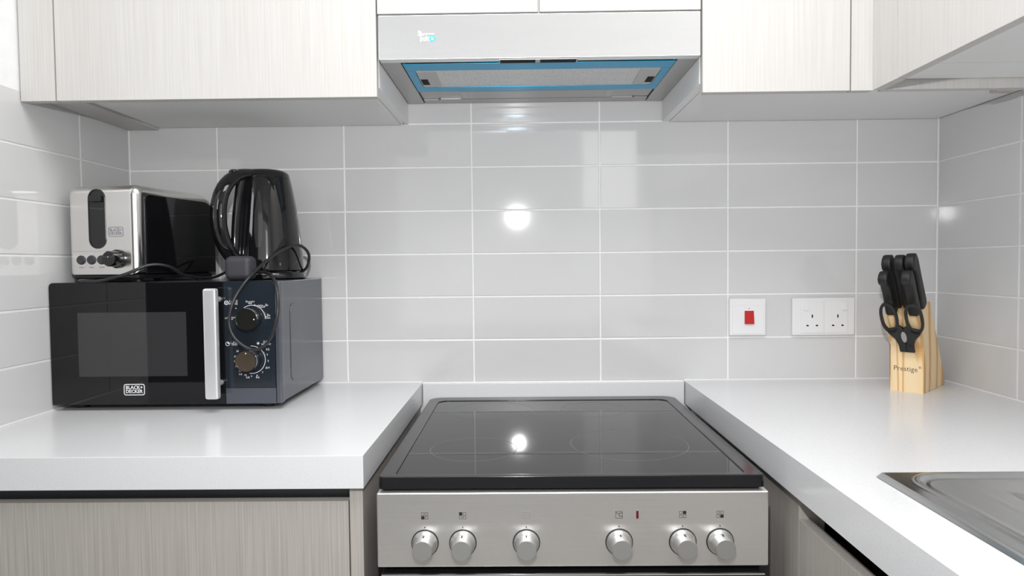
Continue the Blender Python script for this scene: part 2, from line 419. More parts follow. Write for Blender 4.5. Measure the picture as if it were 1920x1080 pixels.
tag(finish('worktop', slab_with_hole([0.4995, 0.62, 0.98, XR - 0.001], [-2.2, -1.70, -1.28, -0.0012], 1, 1, -0.0535, 0.0), 'stone', base=(0.8, -1.1, -0.0535)),
    'right stretch of white speckled stone worktop holding the sink and knife block', 'worktop')
tag(finish('stone_strip', B(-0.1215, 0.4975, -0.011, -0.0008, -0.075, -0.0025, bev=0.0006), 'stone', base=(0.19, -0.006, -0.075)),
    'narrow white stone strip between the hob back and the tiled wall', 'trim')
def bead(name, pts): struct(name, tube(bmesh.new(), pts, 0.0022, n=8, smooth=False), 'plate_white')
bead('trim_1', [(XL + 0.001, -0.0012, 0.0012), (-0.1235, -0.0012, 0.0012)])
bead('trim_2', [(0.4995, -0.0012, 0.0012), (XR - 0.001, -0.0012, 0.0012)])
bead('trim_3', [(XL + 0.0012, -0.0012, 0.0012), (XL + 0.0012, -0.612, 0.0012)])
bead('trim_4', [(XR - 0.0012, -0.0012, 0.0012), (XR - 0.0012, -1.75, 0.0012)])

# ------------------------------------------------------------------ base cabinets
t = thing('base_cabinet', 'taupe streaked base cabinet below the left worktop, with recessed grip channel', 'cabinet', (-0.47, -0.3, -Z0), group='taupe laminate base cabinets')
finish('carcass', B(XL + 0.002, -0.1495, -0.555, -0.005, -0.80, -0.0515), 'carcass_white', t)
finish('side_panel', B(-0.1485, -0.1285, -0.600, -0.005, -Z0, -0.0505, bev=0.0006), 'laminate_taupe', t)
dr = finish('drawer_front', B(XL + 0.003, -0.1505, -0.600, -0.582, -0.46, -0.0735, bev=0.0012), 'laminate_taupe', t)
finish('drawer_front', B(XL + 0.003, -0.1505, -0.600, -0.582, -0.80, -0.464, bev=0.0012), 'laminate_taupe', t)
finish('grip_channel', prism(bmesh.new(), [(-0.557, -0.052), (-0.560, -0.052), (-0.562, -0.105), (-0.5815, -0.105), (-0.5815, -0.1085), (-0.557, -0.1085)], XL + 0.002, -0.1495, 'x'), 'channel_metal', t)
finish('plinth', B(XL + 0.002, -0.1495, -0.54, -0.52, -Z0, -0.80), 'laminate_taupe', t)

t = thing('base_cabinet', 'taupe streaked base cabinet under the right worktop beside the cooker', 'cabinet', (0.8, -1.1, -Z0), group='taupe laminate base cabinets')
finish('carcass', B(0.5535, XR - 0.002, -2.18, -0.005, -0.80, -0.22), 'carcass_white', t)
finish('dark_recess_back', B(0.5765, 0.5935, -2.18, -0.005, -0.22, -0.0545), 'void_black', t)  # black board: shade inside the grip recess is put into its colour
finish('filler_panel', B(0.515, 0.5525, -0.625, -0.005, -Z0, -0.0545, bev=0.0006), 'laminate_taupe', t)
for y0, y1 in ((-1.225, -0.6265), (-1.825, -1.2265), (-2.18, -1.8265)):
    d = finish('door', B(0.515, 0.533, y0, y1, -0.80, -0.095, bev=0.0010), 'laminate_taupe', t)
finish('grip_channel', prism(bmesh.new(), [(0.5535, -2.18), (0.575, -2.18), (0.575, -0.6265), (0.5535, -0.6265)], -0.150, -0.145, 'z'), 'void_black', t)  # recess floor, also coloured black for the shade in there
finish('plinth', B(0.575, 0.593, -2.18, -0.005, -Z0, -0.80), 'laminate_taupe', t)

# ------------------------------------------------------------------ wall cabinets
ZB = 0.592; ZC = 0.6125; YF = -0.3487; TOP = 1.30
t = thing('wall_cabinet', 'pale streaked wall cabinet above the microwave, left of the cooker hood', 'cabinet', (-0.48, -0.17, ZC), group='pale laminate wall cabinets')
finish('carcass', B(XL + 0.002, -0.1665, -0.3295, -0.0015, ZC + 0.002, TOP), 'carcass_white', t)
finish('side_panel', B(-0.1655, -0.1485, -0.3295, -0.0015, ZC, TOP, bev=0.0005), 'carcass_white', t)
finish('base_board', B(-0.739, -0.1665, -0.3295, -0.0015, ZC - 0.001, ZC + 0.0015), 'carcass_white', t)
finish('filler_strip', B(XL + 0.002, -0.741, -0.3295, -0.0015, ZC - 0.006, ZC + 0.0015), 'laminate', t)
finish('filler_panel', B(XL + 0.002, -0.7475, YF, -0.3300, ZB, TOP, bev=0.0008), 'laminate', t)
finish('door', B(-0.7450, -0.1490, YF, -0.3300, ZB, TOP, bev=0.0009), 'laminate', t)
finish('screw', lathe(bmesh.new(), [(0.002, 0), (0.002, 0.0006)], (-0.1570, -0.018, ZC - 0.0006), n=10), 'seam_dark', t)

t = thing('wall_cabinet', 'pale two-door wall cabinet directly above the cooker hood', 'cabinet', (0.15, -0.17, 0.745), group='pale laminate wall cabinets')
finish('carcass', B(-0.1475, 0.4475, -0.3295, -0.0015, 0.7435, TOP), 'carcass_white', t)
finish('door', B(-0.1465, 0.1488, YF, -0.3300, 0.7425, TOP, bev=0.0009), 'laminate', t)
finish('door', B(0.1520, 0.4465, YF, -0.3300, 0.7425, TOP, bev=0.0009), 'laminate', t)

t = thing('wall_cabinet', 'pale streaked wall cabinet right of the hood above the sockets', 'cabinet', (0.75, -0.17, ZC), group='pale laminate wall cabinets')
finish('carcass', B(0.4665, XR - 0.002, -0.3295, -0.0015, ZC + 0.002, TOP), 'carcass_white', t)
finish('side_panel', B(0.4487, 0.4655, -0.3295, -0.0015, ZC, TOP, bev=0.0005), 'carcass_white', t)
finish('base_board', B(0.4665, XR - 0.002, -0.3295, -0.0015, ZC - 0.001, ZC + 0.0015), 'carcass_white', t)
finish('door', B(0.4497, 0.7183, YF, -0.3300, ZB, TOP, bev=0.0009), 'laminate', t)
finish('filler_panel', B(0.7207, 0.7595, YF, -0.3300, ZB, TOP), 'laminate', t)
finish('fascia_strip', B(0.7785, 1.058, YF + 0.001, -0.3300, ZB + 0.0015, ZC + 0.0015, bev=0.0005), 'laminate', t, )
finish('bracket', B(0.995, 1.030, -0.335, -0.3150, ZB - 0.0005, ZB + 0.006), 'edge_band', t)

t = thing('wall_cabinet', 'pale streaked wall cabinet on the right wall above the sink', 'cabinet', (0.93, -1.0, ZC), group='pale laminate wall cabinets')
finish('carcass', B(0.7785, XR - 0.002, -1.95, -0.3505, ZC + 0.002, TOP), 'carcass_white', t)
finish('base_board', B(0.7785, XR - 0.002, -1.95, -0.4470, ZC - 0.001, ZC + 0.0015), 'carcass_white', t)
finish('filler_strip', B(0.7785, XR - 0.002, -0.4458, -0.3505, ZC - 0.001, ZC + 0.0015), 'carcass_white', t)
finish('filler_panel', B(0.7596, 0.7780, -0.4265, YF, ZB, TOP), 'laminate', t)
finish('door', B(0.7600, 0.7780, -1.195, -0.4280, ZB, TOP, bev=0.0009), 'laminate', t)
finish('door', B(0.7600, 0.7780, -1.95, -1.1965, ZB, TOP, bev=0.0009), 'laminate', t)
finish('screw', lathe(bmesh.new(), [(0.0025, 0), (0.0025, 0.0006)], (0.795, -0.362, ZC - 0.0016), n=10), 'seam_dark', t)

# ------------------------------------------------------------------ cooker hood
t = thing('cooker_hood', 'slim brushed steel pull-out cooker hood with blue protective film', 'hood', (0.15, -0.17, 0.66))
hf = finish('front_panel', B(-0.1445, 0.4460, YF, -0.327, 0.6595, 0.7395, bev=0.0010), 'hood_steel', t)
finish('casing', B(-0.1455, 0.4470, -0.3265, -0.0030, 0.668, 0.740), 'hood_grey', t)
finish('side_casing', B(-0.1460, -0.1090, -0.3260, -0.0030, 0.6600, 0.668, bev=0.0006), 'hood_grey', t)
finish('side_casing', B(0.4100, 0.4475, -0.3260, -0.0030, 0.6600, 0.668, bev=0.0006), 'hood_grey', t)
finish('filter_tray', B(-0.1060, 0.4070, -0.3260, -0.0420, 0.6630, 0.6675), 'hood_grey', t)
finish('back_casing', prism(bmesh.new(), [(-0.106, -0.004), (0.407, -0.004), (0.407, -0.036), (0.378, -0.036), (0.372, -0.041), (-0.066, -0.041), (-0.072, -0.036), (-0.106, -0.036)], 0.6605, 0.6675, 'z'), 'hood_grey', t)
fl = finish('grease_filter', B(-0.0900, 0.3930, -0.2800, -0.1460, 0.6600, 0.6625, bev=0.0008), 'filter_mesh', t)
zt = 0.6588
finish('film_strip', B(-0.1065, 0.4085, -0.3190, -0.2760, zt, 0.6605, bev=0.0007), 'blue_film', t)
finish('film_strip', B(-0.1065, 0.4085, -0.1500, -0.1170, zt, 0.6605, bev=0.0007), 'blue_film', t)
finish('film_strip', B(-0.1065, -0.0880, -0.2755, -0.1505, zt, 0.6605, bev=0.0007), 'blue_film', t)
finish('film_strip', B(0.3900, 0.4085, -0.2755, -0.1505, zt, 0.6605, bev=0.0007), 'blue_film', t)
for x, s in ((-0.070, 1), (0.372, -1)):
    lp = finish('latch_plate', prism(bmesh.new(), rrect(x - 0.020, x + 0.020, -0.268, -0.158, 0.006), zt, 0.6602, 'z'), 'diffuser', t)
    finish('latch', B(x - s * 0.010 - 0.007, x - s * 0.010 + 0.007, -0.215, -0.175, zt - 0.0006, zt + 0.001, bev=0.0003), 'void_black', lp)
sw = finish('switch_panel', B(0.0760, 0.2225, -0.3400, -0.3195, 0.6588, 0.6600, bev=0.0003), 'hood_grey', t)
for x0, x1 in ((0.0785, 0.1440), (0.1530, 0.2200)):
    s_ = finish('slider_switch', B(x0, x1, -0.3380, -0.3205, 0.6582, 0.6592, bev=0.0003), 'void_black', sw)
lc = finish('light_cover', B(-0.0180, 0.3220, -0.1130, -0.0480, 0.6592, 0.6632, bev=0.0012), 'hood_grey', t)
for x in (-0.0150, 0.3060): finish('cover_clip', B(x, x + 0.013, -0.1050, -0.0520, 0.6586, 0.6594, bev=0.0003), 'diffuser', lc)
# badge: long-barred white lettering with a teal disc
Yb = YF - 0.0001
bmx = bmesh.new()
box(bmx, -0.0700, -0.0420, Yb - 0.0006, Yb, 0.7040, 0.7058)
box(bmx, -0.0712, -0.0655, Yb - 0.0006, Yb, 0.7060, 0.7085)
prism(bmx, ell(-0.0690, 0.7085, 0.0026, n=16), Yb - 0.0007, Yb, 'y')
addm(bmx, text_bm('T', 0.018, (-0.0665, Yb, 0.6965), bold=0.0003, ext=0.0007))
addm(bmx, text_bm('ek', 0.0150, (-0.0575, Yb, 0.6965), bold=0.0003, ext=0.0007))
bdg = finish('badge', bmx, 'print_white', hf)
finish('badge_disc', prism(bmesh.new(), ell(-0.0455, 0.6965, 0.0055, n=20), Yb - 0.0005, Yb, 'y'), 'teal', hf)
finish('badge_letter', text_bm('a', 0.0120, (-0.0455, Yb - 0.0006, 0.6972), bold=0.0001), 'print_white', hf)

# ------------------------------------------------------------------ cooker
t = thing('cooker', 'freestanding electric cooker, stainless front with black ceramic hob', 'cooker', (0.185, -0.31, -Z0))
finish('body', B(-0.1010, 0.4700, -0.590, -0.020, -0.86, -0.0530), 'satin_black', t)
for x in (-0.07, 0.44):
    for y in (-0.55, -0.06): finish('foot', lathe(bmesh.new(), [(0.018, 0), (0.018, 0.03), (0.012, 0.0405)], (x, y, -Z0), n=16), 'matte_black', t)
outer = rrect(-0.1025, 0.4705, -0.6110, -0.0150, (0.006, 0.006, 0.030, 0.030), 8)
inner = rrect(-0.0790, 0.4450, -0.5990, -0.0520, (0.004, 0.004, 0.024, 0.024), 8)
fr = finish('hob_frame', ring(bmesh.new(), outer, inner, -0.0520, -0.0335, 'z', bev=0.0016), 'enamel_black', t)
mid_o = rrect(-0.0945, 0.4610, -0.6000, -0.0250, (0.004, 0.004, 0.028, 0.028), 8)
mid_i = rrect(-0.0905, 0.4570, -0.5980, -0.0290, (0.004, 0.004, 0.026, 0.026), 8)
gl = finish('hob_glass', prism(bmesh.new(), [(x * 1.0, y) for x, y in rrect(-0.0787, 0.4447, -0.5987, -0.0523, (0.004, 0.004, 0.023, 0.023), 8)], -0.0520, -0.0352, 'z', bev=0.0006), 'hob_ceramic', t)
def zone(cx, cy, r):
    finish('zone_mark', ring(bmesh.new(), ell(cx, cy, r, n=64), ell(cx, cy, r - 0.0009, n=64), -0.0353, -0.0350, 'z'), 'zone_line', gl)
zone(0.0290, -0.4560, 0.0740); zone(0.2990, -0.4300, 0.1020); zone(0.0500, -0.1560, 0.0900); zone(0.2700, -0.1480, 0.0720)
YP = -0.6170
cp = finish('control_panel', B(-0.1042, 0.4743, YP, -0.5905, -0.1680, -0.0562, bev=0.0022, seg=3), 'panel_steel', t)
KZ = -0.1312
for i, x in enumerate((-0.0331, 0.0231, 0.1171, 0.2542, 0.3478, 0.4027)):
    kn = finish('control_knob', lathe(bmesh.new(), [(0.0190, 0.0012), (0.0188, 0.0035), (0.0172, 0.0065), (0.0158, 0.0080), (0.0153, 0.0100), (0.0146, 0.0285), (0.0140, 0.0295)], (x, YP, KZ), '-y', 40), 'knob_silver', t)
    finish('knob_shadow_ring', lathe(bmesh.new(), [(0.0203, 0.0), (0.0203, 0.0011)], (x, YP, KZ), '-y', 40), 'print_black', kn)  # black ring drawn as the shadow round the knob foot
    finish('pointer', B(x - 0.0011, x + 0.0011, YP - 0.0180, YP - 0.0110, KZ + 0.0150, KZ + 0.01555), 'print_black', kn)
    if i < 4 or True:
        finish('index_dot', prism(bmesh.new(), ell(x, KZ + 0.0235, 0.0010, n=10), YP - 0.0002, YP, 'y'), 'print_black', cp)
def sq(bm, x, z, s, wd=0.0006):
    ring(bm, [(x - s, z - s), (x + s, z - s), (x + s, z + s), (x - s, z + s)],
         [(x - s + wd, z - s + wd), (x + s - wd, z - s + wd), (x + s - wd, z + s - wd), (x - s + wd, z + s - wd)], YP - 0.0002, YP - 0.00002, 'y')
SZ = -0.0903
def four(x, fi):
    bm = bmesh.new()
    for k, (dx, dz) in enumerate(((-1, 1), (1, 1), (-1, -1), (1, -1))):
        cx, cz = x + dx * 0.0028, SZ + dz * 0.0028
        if k == fi: box(bm, cx - 0.0024, cx + 0.0024, YP - 0.0002, YP, cz - 0.0024, cz + 0.0024)
        else: sq(bm, cx, cz, 0.0022, 0.00045)
    finish('zone_symbol', bm, 'print_black', cp)
four(-0.0331, 2); four(0.0231, 0); four(0.3478, 1); four(0.4027, 3)
bm = bmesh.new(); sq(bm, 0.1175, SZ, 0.0050, 0.0007); finish('oven_symbol', bm, 'print_grey', cp)
bm = bmesh.new(); sq(bm, 0.2542, SZ, 0.0052, 0.0005); finish('temperature_symbol', bm, 'print_black', cp)
finish('temperature_print', text_bm('°C', 0.0088, (0.2545, YP - 0.0001, SZ)), 'print_black', cp)
finish('indicator_lamp', B(0.2795, 0.2828, YP - 0.0012, YP, SZ - 0.0055, SZ + 0.0060, bev=0.0003), 'lamp_red', cp)
od = finish('oven_door', B(-0.1000, 0.4700, -0.6160, -0.5905, -0.700, -0.1780, bev=0.0025, seg=3), 'enamel_black', t)
finish('door_trim', B(-0.0990, 0.4690, -0.6168, -0.6155, -0.1815, -0.1795), 'panel_steel', od)
finish('handle', tube(bmesh.new(), [(-0.05, -0.650, -0.235), (0.42, -0.650, -0.235)], 0.009, n=12, smooth=False), 'chrome', od)
for x in (-0.03, 0.40): finish('handle_post', tube(bmesh.new(), [(x, -0.6165, -0.235), (x, -0.650, -0.235)], 0.006, n=10, smooth=False), 'chrome', od)
finish('drawer_front', B(-0.1000, 0.4700, -0.6160, -0.5905, -0.860, -0.704, bev=0.0025), 'panel_steel', t)

# ------------------------------------------------------------------ sink
def sink_bm():
    X0, X1, Y0, Y1 = 0.5705, 1.020, -1.745, -0.7240
    def sd(x, y, x0, x1, y0, y1, r):
        cx, cy = (x0 + x1) / 2, (y0 + y1) / 2; hx, hy = (x1 - x0) / 2 - r, (y1 - y0) / 2 - r
        qx, qy = abs(x - cx) - hx, abs(y - cy) - hy
        return -(math.hypot(max(qx, 0), max(qy, 0)) + min(max(qx, qy), 0) - r)   # positive inside
    def st(a, b_, v): 
        s = min(max((v - a) / (b_ - a), 0), 1); return s * s * (3 - 2 * s)
    def h(x, y):
        d = sd(x, y, X0, X1, Y0, Y1, 0.010)
        z = 0.0008 + 0.0052 * st(0, 0.0055, d)
        e = sd(x, y, 0.598, 1.000, -1.255, -0.7365, 0.045)
        z += 0.0014 * (st(-0.004, 0.002, e) - st(0.002, 0.008, e))
        z -= 0.0036 * st(0.003, 0.010, e)
        z += 0.0010 * (st(0.012, 0.016, e) - st(0.016, 0.022, e))
        g = st(0.0, 0.03, sd(x, y, 0.655, 0.965, -1.235, -0.790, 0.02))
        z += 0.0036 * g * max(0, math.cos((x - 0.70) * 2 * PI / 0.042)) ** 3
        return z
    nx, ny = 160, 200
    xs_ = [X0 + (X1 - X0) * i / nx for i in range(nx + 1)]
    ys_ = [Y1 + (-1.262 - Y1) * j / ny for j in range(ny + 1)]
    bm = bmesh.new()
    def corner(x, y):     # pull the grid's corner in to the rounded outline
        for cx, sx in ((X0, 1), (X1, -1)):
            if (x - cx) * sx < 0.010 and Y1 - y < 0.010:
                ox, oy = cx + sx * 0.010, Y1 - 0.010; v = Vector((x - ox, y - oy)); m_ = max(abs(v.x), abs(v.y))
                if v.length > 1e-9: v = v.normalized() * m_; return ox + v.x, oy + v.y
        return x, y
    g = [[None] * (nx + 1) for _ in range(ny + 1)]
    for j, y in enumerate(ys_):
        for i, x in enumerate(xs_):
            a, b_ = corner(x, y); g[j][i] = bm.verts.new((a, b_, h(a, b_)))
    for j in range(ny):
        for i in range(nx): bm.faces.new((g[j][i], g[j + 1][i], g[j + 1][i + 1], g[j][i + 1]))
    # rim round the bowl
    zr = 0.006
    for x0, x1, y0, y1 in ((X0, 0.632, Y0, -1.262), (0.968, X1, Y0, -1.262), (0.632, 0.968, Y0, -1.690), (0.632, 0.968, -1.290, -1.262)):
        box(bm, x0, x1, y0, y1, 0.0008, zr)
    return bm
t = thing('sink', 'stainless steel inset sink with ribbed drainer, in the right worktop', 'sink', (0.8, -1.2, 0.0))
finish('drainer', sink_bm(), 'sink_steel', t, sm=60)
bw = bmesh.new()
ring(bw, rrect(0.632, 0.968, -1.690, -1.290, 0.03), rrect(0.634, 0.966, -1.688, -1.292, 0.028), -0.16, 0.005, 'z')
prism(bw, rrect(0.634, 0.966, -1.688, -1.292, 0.028), -0.162, -0.16, 'z')
finish('bowl', bw, 'sink_steel', t)

# ------------------------------------------------------------------ switches
t = thing('cooker_switch', 'square white wall plate with one red rocker switch', 'switch', (0.6474, -0.004, 0.1065))
pl = finish('plate', B(0.6047, 0.6901, -0.0100, -0.0004, 0.1067, 0.1944, bev=0.0022, seg=3), 'plate_white', t)
finish('raised_panel', B(0.6115, 0.6835, -0.0115, -0.0095, 0.1105, 0.1785, bev=0.0010), 'plate_white', t)
finish('rocker', prism(bmesh.new(), [(-0.0110, 0.1345), (-0.0165, 0.1345), (-0.0120, 0.1655), (-0.0110, 0.1655)], 0.6395, 0.6610, 'x'), 'rocker_red', t)
finish('mark', prism(bmesh.new(), ell(0.6503, 0.1712, 0.0012, n=12), -0.0117, -0.0110, 'y'), 'rocker_red', t)
t = thing('double_socket', 'white double wall socket with two small switches', 'socket', (0.8256, -0.004, 0.106))
finish('plate', B(0.7523, 0.8989, -0.0095, -0.0004, 0.1061, 0.1943, bev=0.0022, seg=3), 'plate_white', t)
for x0, x1, sx, cx in ((0.7700, 0.8252, 0.7830, 0.7983), (0.8262, 0.8815, 0.8730, 0.8581)):
    g_ = finish('socket_face', B(x0, x1, -0.0112, -0.0090, 0.1115, 0.1875, bev=0.0007), 'plate_white', t)
    finish('switch_rocker', prism(bmesh.new(), [(-0.0105, 0.1655), (-0.0145, 0.1655), (-0.0118, 0.1820), (-0.0105, 0.1820)], sx - 0.0052, sx + 0.0052, 'x', bev=0.0003), 'plate_white', g_)
    bm = bmesh.new()
    box(bm, cx - 0.0015, cx + 0.0015, -0.01135, -0.0105, 0.1475, 0.1550)
    for dx in (-0.0110, 0.0110): box(bm, cx + dx - 0.0026, cx + dx + 0.0026, -0.01135, -0.0105, 0.1276, 0.1310)
    finish('pin_holes', bm, 'void_black', g_)

# ------------------------------------------------------------------ microwave
t = thing('microwave_oven', 'black and navy microwave oven with silver handle on the left worktop', 'microwave', (-0.585, -0.15, 0.0))
XA, XB = -0.8118, -0.3590
finish('body', B(XA + 0.004, XB - 0.0005, -0.2740, -0.0060, 0.0130, 0.2530, bev=0.0030), 'navy_body', t)
finish('side_pressing', P(rrect(-0.232, -0.040, 0.045, 0.205, 0.016), XB - 0.0008, XB + 0.0007, 'x', bev=0.0006), 'navy_body', t)
finish('front_bezel', B(-0.3685, XB + 0.0018, -0.2930, -0.2735, 0.0122, 0.2535, bev=0.0030), 'navy_body', t)
dd = finish('door', P(rrect(XA, -0.4685, 0.0122, 0.2530, (0.002, 0.001, 0.001, 0.008)), -0.2735, -0.2930, 'y', bev=0.0008), 'black_glass', t)
finish('window', P(rrect(-0.7565, -0.5423, 0.0680, 0.1940, 0.001), -0.2925, -0.2934, 'y'), 'window_glass', dd)
pn = finish('control_panel', P(rrect(-0.4678, -0.3692, 0.0440, 0.2530, (0.0005, 0.0005, 0.006, 0.001)), -0.2735, -0.2928, 'y', bev=0.0006), 'navy_panel', t)
finish('release_button', P(rrect(-0.4678, -0.3692, 0.0122, 0.0434, 0.0008), -0.2735, -0.2928, 'y', bev=0.0008), 'navy_body', t)
hd = finish('handle', B(-0.4930, -0.4667, -0.3300, -0.3140, 0.0274, 0.2405, bev=0.0048, seg=2), 'handle_silver', t)
for z in (0.0550, 0.2180): finish('handle_post', tube(bmesh.new(), [(-0.4770, -0.2932, z), (-0.4770, -0.3160, z)], 0.0055, n=14, smooth=False), 'handle_silver', hd)
for x in (-0.78, -0.40):
    for y in (-0.25, -0.04): finish('foot', lathe(bmesh.new(), [(0.013, 0), (0.014, 0.008), (0.014, 0.0130)], (x, y, 0.0), n=16), 'matte_black', t)
DP = -0.2929
def dial(cx, cz, mat, ang):
    k = finish('dial', lathe(bmesh.new(), [(0.0225, 0), (0.0225, 0.004), (0.0212, 0.006), (0.0208, 0.0215)], (cx, DP, cz), '-y', 40), 'navy_panel', t)
    bmr = ring(bmesh.new(), ell(cx, cz, 0.0212, n=40), ell(cx, cz, 0.0197, n=40), DP - 0.0205, DP - 0.0228, 'y')
    finish('chrome_rim', bmr, 'chrome', k)
    finish('dial_face', P(ell(cx, cz, 0.0197, n=40), DP - 0.0210, DP - 0.0222, 'y'), mat, k)
    finish('pointer', P(ell(cx + 0.0150 * math.cos(ang), cz + 0.0150 * math.sin(ang), 0.0013, n=10), DP - 0.0220, DP - 0.0225, 'y'), 'print_white', k)
dial(-0.4155, 0.1795, 'dial_black', 0.0)
dial(-0.4180, 0.0990, 'dial_reflection', PI / 2)
TPY = DP - 0.0001
for a in ((-0.4130, 0.1795, 0.0268, 0.0010, -0.02, 2.2), (-0.4130, 0.1795, 0.0290, 0.0007, PI - 0.05, PI + 0.4), (-0.4155, 0.0990, 0.0275, 0.0010, -1.75, 1.62)):
    finish('dial_scale', arc_strip(bmesh.new(), *a, TPY - 0.0002, TPY), 'print_white', pn)
def print_(s, size, x, z, mat='print_white', al='CENTER', par=None, nm='lettering', y=TPY, bold=0.0): return finish(nm, text_bm(s, size, (x, y, z), align=al, bold=bold), mat, par or pn)
def arab(*cp): return ''.join(chr(c) for c in reversed(cp))
A_power = arab(0xFE8D, 0xFEDF, 0xFED8, 0xFEAA, 0xFEAD, 0xFE93)
A_timer = arab(0xFE8D, 0xFEDF, 0xFEE4, 0xFE86, 0xFED7, 0xFE96)
A_low = arab(0xFEE3, 0xFEE8, 0xFEA8, 0xFED4, 0xFEBE)
A_high = arab(0xFECB, 0xFE8E, 0xFEDD)
A_med = arab(0xFEE3, 0xFE98, 0xFEEE, 0xFEB3, 0xFEC2)
A_def = arab(0xFE87, 0xFEAB, 0xFE8D, 0xFE91, 0xFE94)
print_(A_power, 0.0075, -0.4490, 0.2135); print_('POWER', 0.0050, -0.4490, 0.2085)
print_(A_med, 0.0060, -0.4160, 0.2135); print_('MED', 0.0038, -0.4160, 0.2092)
print_(A_med + ' ' + A_high, 0.0060, -0.3945, 0.2060); print_('M. HIGH', 0.0038, -0.3945, 0.2018)
print_(A_high, 0.0065, -0.3815, 0.1860); print_('HIGH', 0.0038, -0.3815, 0.1805)
print_(A_low, 0.0065, -0.4555, 0.1830); print_('LOW', 0.0038, -0.4545, 0.1785)
print_(A_timer, 0.0070, -0.4485, 0.1330); print_('TIMER', 0.0045, -0.4485, 0.1285)
print_(A_def, 0.0070, -0.3860, 0.1335); print_('DEFROST', 0.0045, -0.3860, 0.1290)
bm = bmesh.new()
ring(bm, ell(-0.4625, 0.2110, 0.0042, n=20), ell(-0.4625, 0.2110, 0.0028, n=20), TPY - 0.0002, TPY, 'y')
prism(bm, ell(-0.4625, 0.2110, 0.0012, n=10), TPY - 0.0002, TPY, 'y')
finish('power_symbol', bm, 'print_white', pn); bm = bmesh.new()
ring(bm, ell(-0.4620, 0.1305, 0.0042, n=20), ell(-0.4620, 0.1305, 0.0033, n=20), TPY - 0.0002, TPY, 'y')
prism(bm, [(-0.4620, 0.1305)] + ell(-0.4620, 0.1305, 0.0034, n=10, a0=0, a1=PI / 2), TPY - 0.0002, TPY, 'y')
finish('timer_symbol', bm, 'print_white', pn); bm = bmesh.new()
prism(bm, ell(-0.4020, 0.1310, 0.0018, n=12), TPY - 0.0002, TPY, 'y')
for k in range(6): prism(bm, ell(-0.4020 + 0.003 * math.cos(k * PI / 3), 0.1310 + 0.003 * math.sin(k * PI / 3), 0.0005, n=6), TPY - 0.0002, TPY, 'y')
finish('defrost_symbol', bm, 'print_white', pn)
finish('start_mark', P(ell(-0.4440, 0.2000, 0.0011, n=10), TPY - 0.0002, TPY, 'y'), 'print_white', pn)
cx, cz = -0.4155, 0.0985
for s, a in (('1', 48), ('3', 18), ('5', -4), ('6', -30), ('7', -50), ('8', -72), ('9', -92), ('10', -114), ('15', -138), ('20', -158), ('25', -176), ('30', 168), ('35', 148)):
    r_ = 0.0325; print_(s, 0.0052, cx + r_ * math.cos(math.radians(a)), cz + r_ * math.sin(math.radians(a)), nm='number')
for s, x, z in (('0.2', -0.3835, 0.1190), ('0.4', -0.3840, 0.0830), ('0.6', -0.4045, 0.0640), ('0.8', -0.4240, 0.0640), ('1.0', -0.4385, 0.0705)):
    print_(s, 0.0056, x, z, nm='number')
def badge(x0, x1, z0, z1, y, par, mat, l1='BLACK+', l2='DECKER'):
    h = z1 - z0; w_ = x1 - x0
    bm = ring(bmesh.new(), rrect(x0, x1, z0, z1, h * 0.2), rrect(x0 + h * .07, x1 - h * .07, z0 + h * .07, z1 - h * .07, h * 0.14), y - 0.0003, y, 'y')
    for s, zc in ((l1, z0 + h * 0.68), (l2, z0 + h * 0.33)):
        tb = text_bm(s, h * 0.42, (0, 0, 0), bold=0.0002)
        xsx = [v.co.x for v in tb.verts]; k = w_ * 0.80 / (max(xsx) - min(xsx)); c_ = (max(xsx) + min(xsx)) / 2
        tb.transform(Matrix.Translation(((x0 + x1) / 2, y - 0.0001, zc)) @ Matrix.Diagonal((k, 1, 1, 1)) @ Matrix.Translation((-c_, 0, 0)))
        addm(bm, tb)
    return finish('badge', bm, mat, par)
badge(-0.6692, -0.6277, 0.0306, 0.0531, -0.29305, dd, 'print_white')

# ------------------------------------------------------------------ toaster (local frame: x width, y depth, z up)
MT = 0.2535
yaw = math.radians(-9.5)
TO = (-0.7935, -0.2620, MT)
t = thing('toaster', 'brushed steel and black toaster on the left of the microwave top', 'toaster', TO, yaw, local=True)
W, D, zb, H = 0.1600, 0.2550, 0.0150, 0.1915
finish('base', B(0.006, W - 0.006, 0.008, D - 0.010, 0.006, zb, bev=0.003), 'satin_black', t)
for x in (0.025, W - 0.025):
    for y in (0.03, D - 0.03): finish('foot', lathe(bmesh.new(), [(0.008, 0), (0.008, 0.0062)], (x, y, 0), n=12), 'matte_black', t)
# steel shell: side outline extruded across, edges rounded
def side_outline(y0, y1, z0, z1, rf, rb, n=8):
    pts = [(y0, z0)]
    pts += [(y0 + rf - rf * math.cos(a), z1 - rf + rf * math.sin(a)) for a in [PI / 2 * i / n for i in range(n + 1)]]
    pts += [(y1 - rb + rb * math.sin(a), z1 - rb + rb * math.cos(a)) for a in [PI / 2 * i / n for i in range(n + 1)]]
    pts += [(y1, z0)]
    return pts
finish('shell', prism(bmesh.new(), side_outline(0, D, zb, H, 0.019, 0.045), 0.0, W, 'x', bev=0.0165, seg=6), 'toaster_steel', t, sm=50)
for x0, x1 in ((W - 0.0015, W + 0.0035), (0.0015, -0.0035)):
    sp = finish('side_panel', prism(bmesh.new(), side_outline(0.020, D - 0.010, zb + 0.001, H - 0.017, 0.014, 0.038), x0, x1, 'x', bev=0.0022), 'gloss_black', t)
for x in (W * 0.30, W * 0.70):
    finish('slot', P(rrect(x - 0.014, x + 0.014, 0.05, 0.20, 0.008), H - 0.002, H + 0.0006, 'z'), 'void_black', t)
